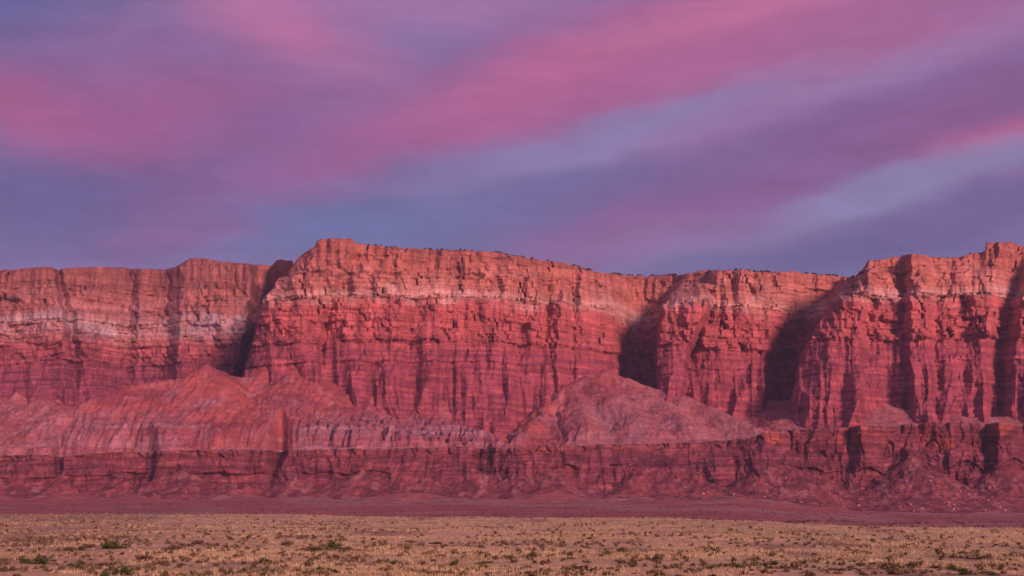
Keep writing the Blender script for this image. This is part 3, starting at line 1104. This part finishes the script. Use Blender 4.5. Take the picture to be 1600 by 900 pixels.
def ground_at(px, py):
    k = (450 - py) / F
    sl = (SP + k * CP) / (CP - k * SP)
    Y = -CAM_H / sl
    for _ in range(4):
        X = (px - 800) / F * (Y * CP)
        z = float(ground_z(np.array([X]), np.array([Y]))[0][0])
        Y = (z - CAM_H) / sl
    return (px - 800) / F * (Y * CP + (z - CAM_H) * SP), Y, z


rb = random.Random(5)
for k, (px, py, sz, lab) in enumerate([
        (1342, 790, 4.4, 'pale boulder, left one of two at the foot of the right lower cliff'),
        (1422, 789, 4.2, 'pale boulder, right one of two at the foot of the right lower cliff'),
        (1098, 772, 3.6, 'pale boulder low on the debris slope right of centre, left of a close pair'),
        (1106, 770, 3.0, 'pale boulder low on the debris slope right of centre, right of a close pair'),
        (1146, 773, 3.8, 'lone pale boulder on the lower debris slope right of centre'),
        (1228, 746, 3.2, 'pale boulder high on the debris slope below dark cliff columns')]):
    x, y, z = on_low(px, py)
    put_boulder(x, y, z, sz * .8, lab, None, k)
cand = np.argwhere((deb_rel > .05) & (deb_rel < 1.5) & (deb_Y < 2330) & (deb_u[None, :] > 0) & (deb_u[None, :] < 1600))
rr = np.random.default_rng(11)
wgt = 0.15 + np.interp(deb_u[cand[:, 1]], [0, 800, 1050, 1250, 1600], [.3, .5, 1.2, 1.6, 1.6])
wgt = wgt * (0.2 + sst(0.0, .4, perlin(deb_u[cand[:, 1]] / 30., deb_Z[cand[:, 0], cand[:, 1]] / 20., 500)))
pick = rr.choice(len(cand), 1700, replace=False, p=wgt / wgt.sum())
for k, c_ in enumerate(cand[pick[:70]]):
    i, j = c_
    put_boulder(float(deb_X[i, j]), float(deb_Y[i, j]), float(deb_Z[i, j]), rr.uniform(1.4, 2.8),
                'one of many fallen boulders scattered over the lower debris slope', 'fallen boulders on the lower debris slope', k)
Vs, Ts, base_n = [], [], 0
RV, RT = boulder_shape(99, 1)
for c_ in cand[pick[70:]]:
    i, j = c_
    sz = 0.6 + 1.1 * rr.random() ** 2
    a = rr.uniform(0, 6.28)
    rot = np.array([[math.cos(a), -math.sin(a), 0], [math.sin(a), math.cos(a), 0], [0, 0, 1]])
    Vs.append((RV * sz) @ rot.T + np.array([deb_X[i, j], deb_Y[i, j], deb_Z[i, j]]))
    Ts.append(RT + base_n)
    base_n += len(RV)
link('rubble', tri_mesh('rubble', np.concatenate(Vs), np.concatenate(Ts)), M_RUBBLE, kind='stuff',
     label='small broken rock strewn over the lower debris slope', category='rubble')


cand = np.argwhere((tal_rel > .04) & (tal_Y < 2870) & (tal_u[None, :] > 0) & (tal_u[None, :] < 1600))
wgt = .05 + sst(.0, .5, fbm(tal_u[cand[:, 1]] / 34., tal_Y[cand[:, 0], cand[:, 1]] / 60., 3, 501))
pick = rr.choice(len(cand), 2600, replace=False, p=wgt / wgt.sum())
Vs, Ts, base_n = [], [], 0
for c_ in cand[pick]:
    i, j = c_
    sz = 0.7 + 2.0 * rr.random() ** 3
    a = rr.uniform(0, 6.28)
    rot = np.array([[math.cos(a), -math.sin(a), 0], [math.sin(a), math.cos(a), 0], [0, 0, 1]])
    Vs.append((RV * sz) @ rot.T + np.array([tal_X[i, j], tal_Y[i, j], tal_Z[i, j]]))
    Ts.append(RT + base_n)
    base_n += len(RV)
link('scree', tri_mesh('scree', np.concatenate(Vs), np.concatenate(Ts)), M_RUBBLE, kind='stuff',
     label='fallen rock strewn over the slopes below the main cliff', category='scree')


# ================================================================== VEGETATION
def leaf_cloud(seed, n, rx, rz, leaf, clumps=9, flat=0.35):
    """leaf-sized triangles gathered in clumps inside a low dome; returns verts, tris"""
    r = np.random.default_rng(seed)
    cc = []
    while len(cc) < clumps:
        p = r.uniform(-1, 1, 3)
        p[2] = abs(p[2])
        if np.linalg.norm(p) < 1:
            cc.append(p * np.array([rx * .72, rx * .72, rz * .72]) + np.array([0, 0, rz * .12]))
    cc = np.array(cc)
    ci = r.integers(0, clumps, n)
    sp = r.normal(size=(n, 3)) * np.array([rx, rx, rz]) * .20
    P = cc[ci] + sp
    P[:, 2] = np.abs(P[:, 2])
    A = r.normal(size=(n, 3))
    A /= np.linalg.norm(A, axis=1)[:, None]
    B = np.cross(A, r.normal(size=(n, 3)))
    B /= np.linalg.norm(B, axis=1)[:, None]
    l = leaf * r.uniform(.6, 1.4, (n, 1))
    Vv = np.stack([P - A * l * .5, P + A * l * .5, P + B * l * .9], 1).reshape(-1, 3)
    return Vv, np.arange(3 * n).reshape(-1, 3), cc


def stem_set(cc, r0=0.02):
    Vv, Tt, n = [], [], 0
    for c_ in cc:
        d_ = np.array(c_)
        side = np.cross(d_, [0, 0, 1.0])
        ln = np.linalg.norm(side)
        side = side / ln if ln > 1e-6 else np.array([1., 0, 0])
        up = np.cross(side, d_)
        up /= np.linalg.norm(up)
        ring = [side, -.5 * side + .87 * up, -.5 * side - .87 * up]
        Vv += [q * r0 for q in ring] + [d_ + q * r0 * .35 for q in ring]
        for a in range(3):
            b = (a + 1) % 3
            Tt += [[n + a, n + b, n + 3 + b], [n + a, n + 3 + b, n + 3 + a]]
        n += 6
    return np.array(Vv), np.array(Tt)


LEAF = {
    'green': plain_material('green_shrub_leaf', [(0.045, 0.075, 0.022), (0.10, 0.135, 0.045)], 2.0),
    'olive': plain_material('olive_shrub_leaf', [(0.075, 0.07, 0.032), (0.15, 0.13, 0.06)], 2.0),
    'brown': plain_material('brown_shrub_leaf', [(0.085, 0.056, 0.033), (0.18, 0.125, 0.07)], 2.0),
}
M_STEM = plain_material('shrub_wood', [(0.10, 0.065, 0.045), (0.16, 0.11, 0.08)], 6)
SHRUB = {}
for kname in LEAF:
    SHRUB[kname] = []
    for v in range(3):
        seed = {'green': 100, 'olive': 200, 'brown': 300}[kname] + v
        Vv, Tt, cc = leaf_cloud(seed, 520, 0.5, {'green': .52, 'olive': .42, 'brown': .40}[kname], 0.085, 11)
        fm = tri_mesh('foliage', Vv, Tt)
        fm.materials.append(LEAF[kname])
        sm = tri_mesh('stem', *stem_set(cc))
        sm.materials.append(M_STEM)
        SHRUB[kname].append((fm, sm))


def put_shrub(px, py, w_px, h_ratio, kind, label, group=None, v=0, parts=True):
    x, y, z = ground_at(px, py)
    w = w_px / F * y
    fm, sm = SHRUB[kind][v % 3]
    if parts:
        o = bpy.data.objects.new('shrub', None)
        o.empty_display_size = .3
        COL.objects.link(o)
        for nm, me in (('foliage', fm), ('stem', sm)):
            c_ = bpy.data.objects.new(nm, me)
            COL.objects.link(c_)
            c_.parent = o
    else:
        o = bpy.data.objects.new('shrub', fm)
        COL.objects.link(o)
    o.location = (x, y, z - .03)
    o.rotation_euler = (0, 0, (px * 7.3) % 6.28)
    o.scale = (w * 1.2, w * 1.2, w * 1.2 * h_ratio)
    o['label'], o['category'] = label, 'shrub'
    if group:
        o['group'] = group
    return o


NAMED = [
    (62, 881, 36, .55, 'green', 'broad low dark green shrub near the left edge of the plain'),
    (36, 878, 18, .6, 'green', 'small green shrub touching the left side of the broad dark green one'),
    (108, 862, 26, .6, 'olive', 'dark olive shrub between two wide green shrubs on the left'),
    (176, 857, 44, .45, 'green', 'widest flat green shrub on the left part of the plain'),
    (138, 856, 22, .7, 'brown', 'brown shrub just left of the widest flat green shrub'),
    (224, 876, 26, .8, 'brown', 'tall dark brown shrub right of the widest flat green shrub'),
    (192, 898, 32, .7, 'green', 'dark green shrub at the bottom edge on the left'),
    (158, 884, 22, .5, 'brown', 'low brown shrub above the dark green one at the bottom edge'),
    (292, 876, 20, .55, 'brown', 'small dark brown shrub on bare sand left of centre'),
    (272, 860, 38, .35, 'olive', 'long low olive shrub patch left of centre'),
    (325, 899, 20, .8, 'brown', 'brown shrub cut by the bottom edge left of centre'),
    (312, 849, 26, .4, 'brown', 'low dark brown shrub in the far brush line left of centre'),
    (412, 879, 20, .65, 'green', 'round dark green shrub alone on pale sand'),
    (450, 852, 24, .6, 'brown', 'dark brown mound-shaped shrub left of the tall green shrub'),
    (520, 860, 24, 1.0, 'green', 'tallest green shrub rising from a low green strip'),
    (490, 861, 44, .3, 'olive', 'low green strip of brush left of the tallest shrub'),
    (548, 861, 40, .32, 'olive', 'low green strip of brush right of the tallest shrub'),
    (472, 868, 14, .6, 'brown', 'small brown shrub below the low green strip'),
    (617, 882, 20, .6, 'green', 'round dark green shrub with brown tail left of the picture centre'),
    (634, 883, 14, .4, 'brown', 'small flat brown shrub touching the right of a dark green one'),
    (707, 885, 20, .65, 'green', 'round blackish green shrub just left of the picture centre'),
    (588, 880, 17, .5, 'brown', 'small brown shrub left of a round dark green one'),
    (534, 885, 20, .4, 'brown', 'low brown shrub on open sand below the tallest shrub'),
    (681, 898, 22, .6, 'olive', 'olive shrub cut by the bottom edge left of the picture centre'),
    (662, 895, 14, .6, 'brown', 'small brown shrub at the bottom edge beside an olive one'),
    (670, 867, 20, .5, 'brown', 'brown shrub on the line of dry brush left of centre'),
    (682, 850, 20, .4, 'olive', 'flat olive shrub in the far brush left of centre'),
    (640, 848, 22, .35, 'olive', 'flat dull green shrub in the far brush, left of another flat one'),
    (752, 855, 14, .6, 'brown', 'small brown shrub at the centre of the plain'),
    (850, 881, 16, .6, 'brown', 'dark brown shrub right of the picture centre among dry grass'),
    (893, 868, 12, .9, 'brown', 'narrow upright brown shrub right of the picture centre'),
    (903, 889, 22, .5, 'brown', 'wide brown shrub near the bottom edge right of centre'),
    (974, 863, 22, .5, 'green', 'flat dark green shrub with a notch, right of centre'),
    (995, 853, 8, .6, 'brown', 'tiny dark shrub just above a flat dark green one'),
    (1026, 879, 13, .65, 'brown', 'dark brown shrub alone on smooth pink sand'),
    (968, 877, 12, .4, 'brown', 'small flat brown shrub on smooth pink sand'),
    (1133, 866, 10, .8, 'brown', 'small upright dark shrub at the edge of grey brush'),
    (1275, 879, 14, .6, 'brown', 'dark brown shrub right of the pale track-like sand'),
    (1302, 891, 20, .45, 'brown', 'low brown shrub at the lower right among straw grass'),
    (1425, 886, 26, .6, 'olive', 'olive brown shrub in straw grass at the lower right'),
    (1443, 861, 6, .9, 'brown', 'tiny black-brown shrub in the straw grass on the right'),
    (1510, 898, 32, .5, 'green', 'bright green shrub at the bottom edge on the right'),
    (1550, 899, 20, .6, 'green', 'second green shrub at the bottom edge on the right'),
    (1530, 874, 34, .3, 'olive', 'long flat olive shrub near the right edge'),
    (1350, 899, 16, .6, 'olive', 'olive shrub cut by the bottom edge at lower right'),
    (1465, 888, 30, .3, 'brown', 'long flat brown shrub between straw grass and green shrubs'),
]
for k, (px, py, w, hr, kd, lab) in enumerate(NAMED):
    put_shrub(px, py, w, hr, kd, lab, None, k)
rs = np.random.default_rng(21)
n_small = 0
ZONE = {'brown': 'one of many small brown shrubs dotting the desert plain',
        'olive': 'one of many small dull olive shrubs dotting the desert plain',
        'green': 'one of many small dark green shrubs dotting the desert plain'}
while n_small < 240:
    px = rs.uniform(-10, 1610)
    py = 832 + 70 * rs.random() ** 0.8
    dens = 0.4 + perlin(px / 130., py / 16., 600)
    if rs.random() > dens + (0.25 if px < 560 else 0):
        continue
    if min(abs(px - q[0]) / q[2] + abs(py - q[1]) / q[2] for q in NAMED) < .6:
        continue
    kd = rs.choice(['brown', 'olive', 'green'], p=[.46, .36, .18])
    _, yy, _ = ground_at(px, py)
    w = rs.uniform(.45, 1.25) * F / yy
    put_shrub(px, py, w, rs.uniform(.45, .8), kd, ZONE[kd], 'small ' + kd + ' shrubs on the plain', n_small, parts=False)
    n_small += 1

# uncountable scrub and dry grass
M_SCRUB = plain_material('far_scrub_leaf', [(0.08, 0.066, 0.034), (0.18, 0.145, 0.07)], 0.4)
M_GRASS = plain_material('dry_straw_grass', [(0.31, 0.255, 0.125), (0.53, 0.45, 0.245)], 0.12)


def scatter(n, py_lo, py_hi, seed, powr=1.0):
    r = np.random.default_rng(seed)
    px = r.uniform(-40, 1640, n)
    py = py_lo + (py_hi - py_lo) * r.random(n) ** powr
    k = (450 - py) / F
    sl = (SP + k * CP) / (CP - k * SP)
    Y = -CAM_H / sl
    X = (px - 800) / F * Y * CP
    Z, drop = ground_z(X, Y)
    return px, py, X, Y, Z, drop, r


def field(name, n, py_lo, py_hi, seed, proto_fn, size_fn, keep_fn, mat, label, cat, powr=1.0):
    px, py, X, Y, Z, drop, r = scatter(n, py_lo, py_hi, seed, powr)
    keep = (r.random(n) < keep_fn(px, py, X, Y)) & (drop < .15)
    X, Y, Z = X[keep], Y[keep], Z[keep]
    protos = [proto_fn(seed * 10 + i) for i in range(8)]
    Vs, Ts, b = [], [], 0
    for pi in range(8):
        idx = np.arange(pi, len(X), 8)
        Pv, Pt = protos[pi]
        a = r.uniform(0, 6.28, len(idx))
        sz = size_fn(r, Y[idx])
        ca, sa = np.cos(a) * sz, np.sin(a) * sz
        vx = Pv[None, :, 0] * ca[:, None] - Pv[None, :, 1] * sa[:, None] + X[idx][:, None]
        vy = Pv[None, :, 0] * sa[:, None] + Pv[None, :, 1] * ca[:, None] + Y[idx][:, None]
        vz = Pv[None, :, 2] * sz[:, None] + Z[idx][:, None] - .02
        Vs.append(np.stack([vx, vy, vz], -1).reshape(-1, 3))
        Ts.append((Pt[None] + (np.arange(len(idx)) * len(Pv))[:, None, None] + b).reshape(-1, 3))
        b += len(idx) * len(Pv)
    link(name, tri_mesh(name, np.concatenate(Vs), np.concatenate(Ts)), mat, kind='stuff', label=label, category=cat)


def scrub_proto(seed):
    v, t, _ = leaf_cloud(seed, 34, .5, .42, .26, 6)
    return v, t


def grass_proto(seed):
    r = np.random.default_rng(seed)
    V_, T_ = [], []
    for k in range(7):
        a = r.uniform(0, 6.28)
        bx_, by_ = r.uniform(-.28, .28, 2)
        h = r.uniform(.35, .8)
        w = r.uniform(.05, .10)
        ln = r.uniform(-.35, .35, 2)
        V_ += [[bx_ - w * math.cos(a), by_ - w * math.sin(a), 0], [bx_ + w * math.cos(a), by_ + w * math.sin(a), 0], [bx_ + ln[0], by_ + ln[1], h]]
        T_.append([3 * k, 3 * k + 1, 3 * k + 2])
    return np.array(V_), np.array(T_)


field('scrub', 6000, 803, 900, 31, scrub_proto, lambda r, Y: r.uniform(.35, .9, len(Y)) * (1 + Y / 900.),
      lambda px, py, X, Y: np.clip(.35 + .9 * perlin(px / 120., py / 9., 601) + .35 * (px < 560) * (py < 856), .05, 1),
      M_SCRUB, 'sparse low brown scrub thinning out towards the far edge of the plain', 'scrub', 1.15)
field('dry_grass', 60000, 803, 903, 32, grass_proto, lambda r, Y: r.uniform(.12, .46, len(Y)) * (1 + Y / 400.),
      lambda px, py, X, Y: np.clip(.36 + 1.3 * fbm(X / 22., Y / 40., 3, 602) + .25 * (Y > 250) - .25 * (px < 450), .02, 1),
      M_GRASS, 'pale dry straw grass covering the sandy plain', 'grass', 1.0)

def far_scrub():
    r = np.random.default_rng(33)
    n = 5200
    px = r.uniform(-40, 1640, n)
    Y = r.uniform(1000, 2260, n)
    keep = r.random(n) < np.clip(.35 + 1.1 * perlin(px / 90., Y / 160., 605), .03, 1)
    px, Y = px[keep], Y[keep]
    # a hedge-like line of brush where the plain drops away
    epx = np.concatenate([r.uniform(920, 1110, 130), r.uniform(1170, 1260, 80), r.uniform(0, 700, 120), r.uniform(1260, 1600, 60)])
    ey = CAM_H * F / (np.interp(epx, *zip(*EDGE)) - 790.0)
    ey = np.clip(ey, 300, 1000) + r.uniform(10, 45, len(epx))
    X = np.concatenate([(px - 800) / F * Y, (epx - 800) / F * ey])
    sz = np.concatenate([r.uniform(1.2, 3.4, len(px)), r.uniform(.8, 2.0, len(epx))])
    Y = np.concatenate([Y, ey])
    Z, _ = ground_z(X, Y)
    protos = [leaf_cloud(900 + i, 14, .5, .4, .42, 5)[:2] for i in range(4)]
    Vs, Ts, b = [], [], 0
    for i in range(len(X)):
        Pv, Pt = protos[i % 4]
        Vs.append(Pv * sz[i] + np.array([X[i], Y[i], Z[i] - .05]))
        Ts.append(Pt + b)
        b += len(Pv)
    link('far_scrub', tri_mesh('far_scrub', np.concatenate(Vs), np.concatenate(Ts)), M_SCRUB, kind='stuff',
         label='dark specks of brush on the purple flats before the cliffs', category='scrub')


far_scrub()

# junipers along the rim
JUN = []
M_JUN = plain_material('juniper_leaf', [(0.03, 0.035, 0.018), (0.07, 0.075, 0.035)], .3)
for v in range(3):
    Vv, Tt, _ = leaf_cloud(700 + v, 110, .5, .8, .26, 7)
    jm = tri_mesh('juniper_tree', Vv, Tt)
    jm.materials.append(M_JUN)
    JUN.append(jm)
rj = np.random.default_rng(77)
nj = 0
while nj < 170:
    px = rj.uniform(560, 1345)
    if rj.random() > .35 + perlin(px / 40., .5, 603) + (.3 if 720 < px < 1000 else 0):
        continue
    j = int(np.argmin(np.abs(rim_u - px)))
    o = bpy.data.objects.new('juniper_tree', JUN[nj % 3])
    COL.objects.link(o)
    dy = rj.uniform(-3, 2)
    o.location = (float(rim_X[j]), float(rim_Y[j]) + dy, float(rim_Z[j]) - .8)
    w = rj.uniform(4.5, 8.5)
    o.scale = (w, w, w * rj.uniform(.6, .9))
    o.rotation_euler = (0, 0, rj.uniform(0, 6.28))
    o['label'], o['category'] = 'one of many tiny dark junipers along the cliff rim', 'tree'
    o['group'] = 'junipers along the cliff rim'
    nj += 1

# ================================================================== HAZE
HAZE_DENSITY = 2.8e-5
if HAZE_DENSITY > 0:
    import bmesh
    bm = bmesh.new()
    bmesh.ops.create_cube(bm, size=1.0)
    lo, hi = Vector((-6100, -6100, -20)), Vector((6100, 5300, 640))
    for v in bm.verts:
        v.co = Vector((lo[i] + (hi[i] - lo[i]) * (v.co[i] + .5) for i in range(3)))
    me = bpy.data.meshes.new('haze')
    bm.to_mesh(me)
    bm.free()
    hm = bpy.data.materials.new('dusk_air')
    hm.use_nodes = True
    hm.node_tree.nodes.clear()
    pv = hm.node_tree.nodes.new('ShaderNodeVolumePrincipled')
    pv.inputs['Color'].default_value = (0.66, 0.74, 1.0, 1)
    pv.inputs['Density'].default_value = HAZE_DENSITY
    pv.inputs['Anisotropy'].default_value = 0.0
    oo = hm.node_tree.nodes.new('ShaderNodeOutputMaterial')
    hm.node_tree.links.new(pv.outputs[0], oo.inputs['Volume'])
    link('haze', me, hm, kind='stuff', label='thin violet dusk haze filling the air', category='haze')
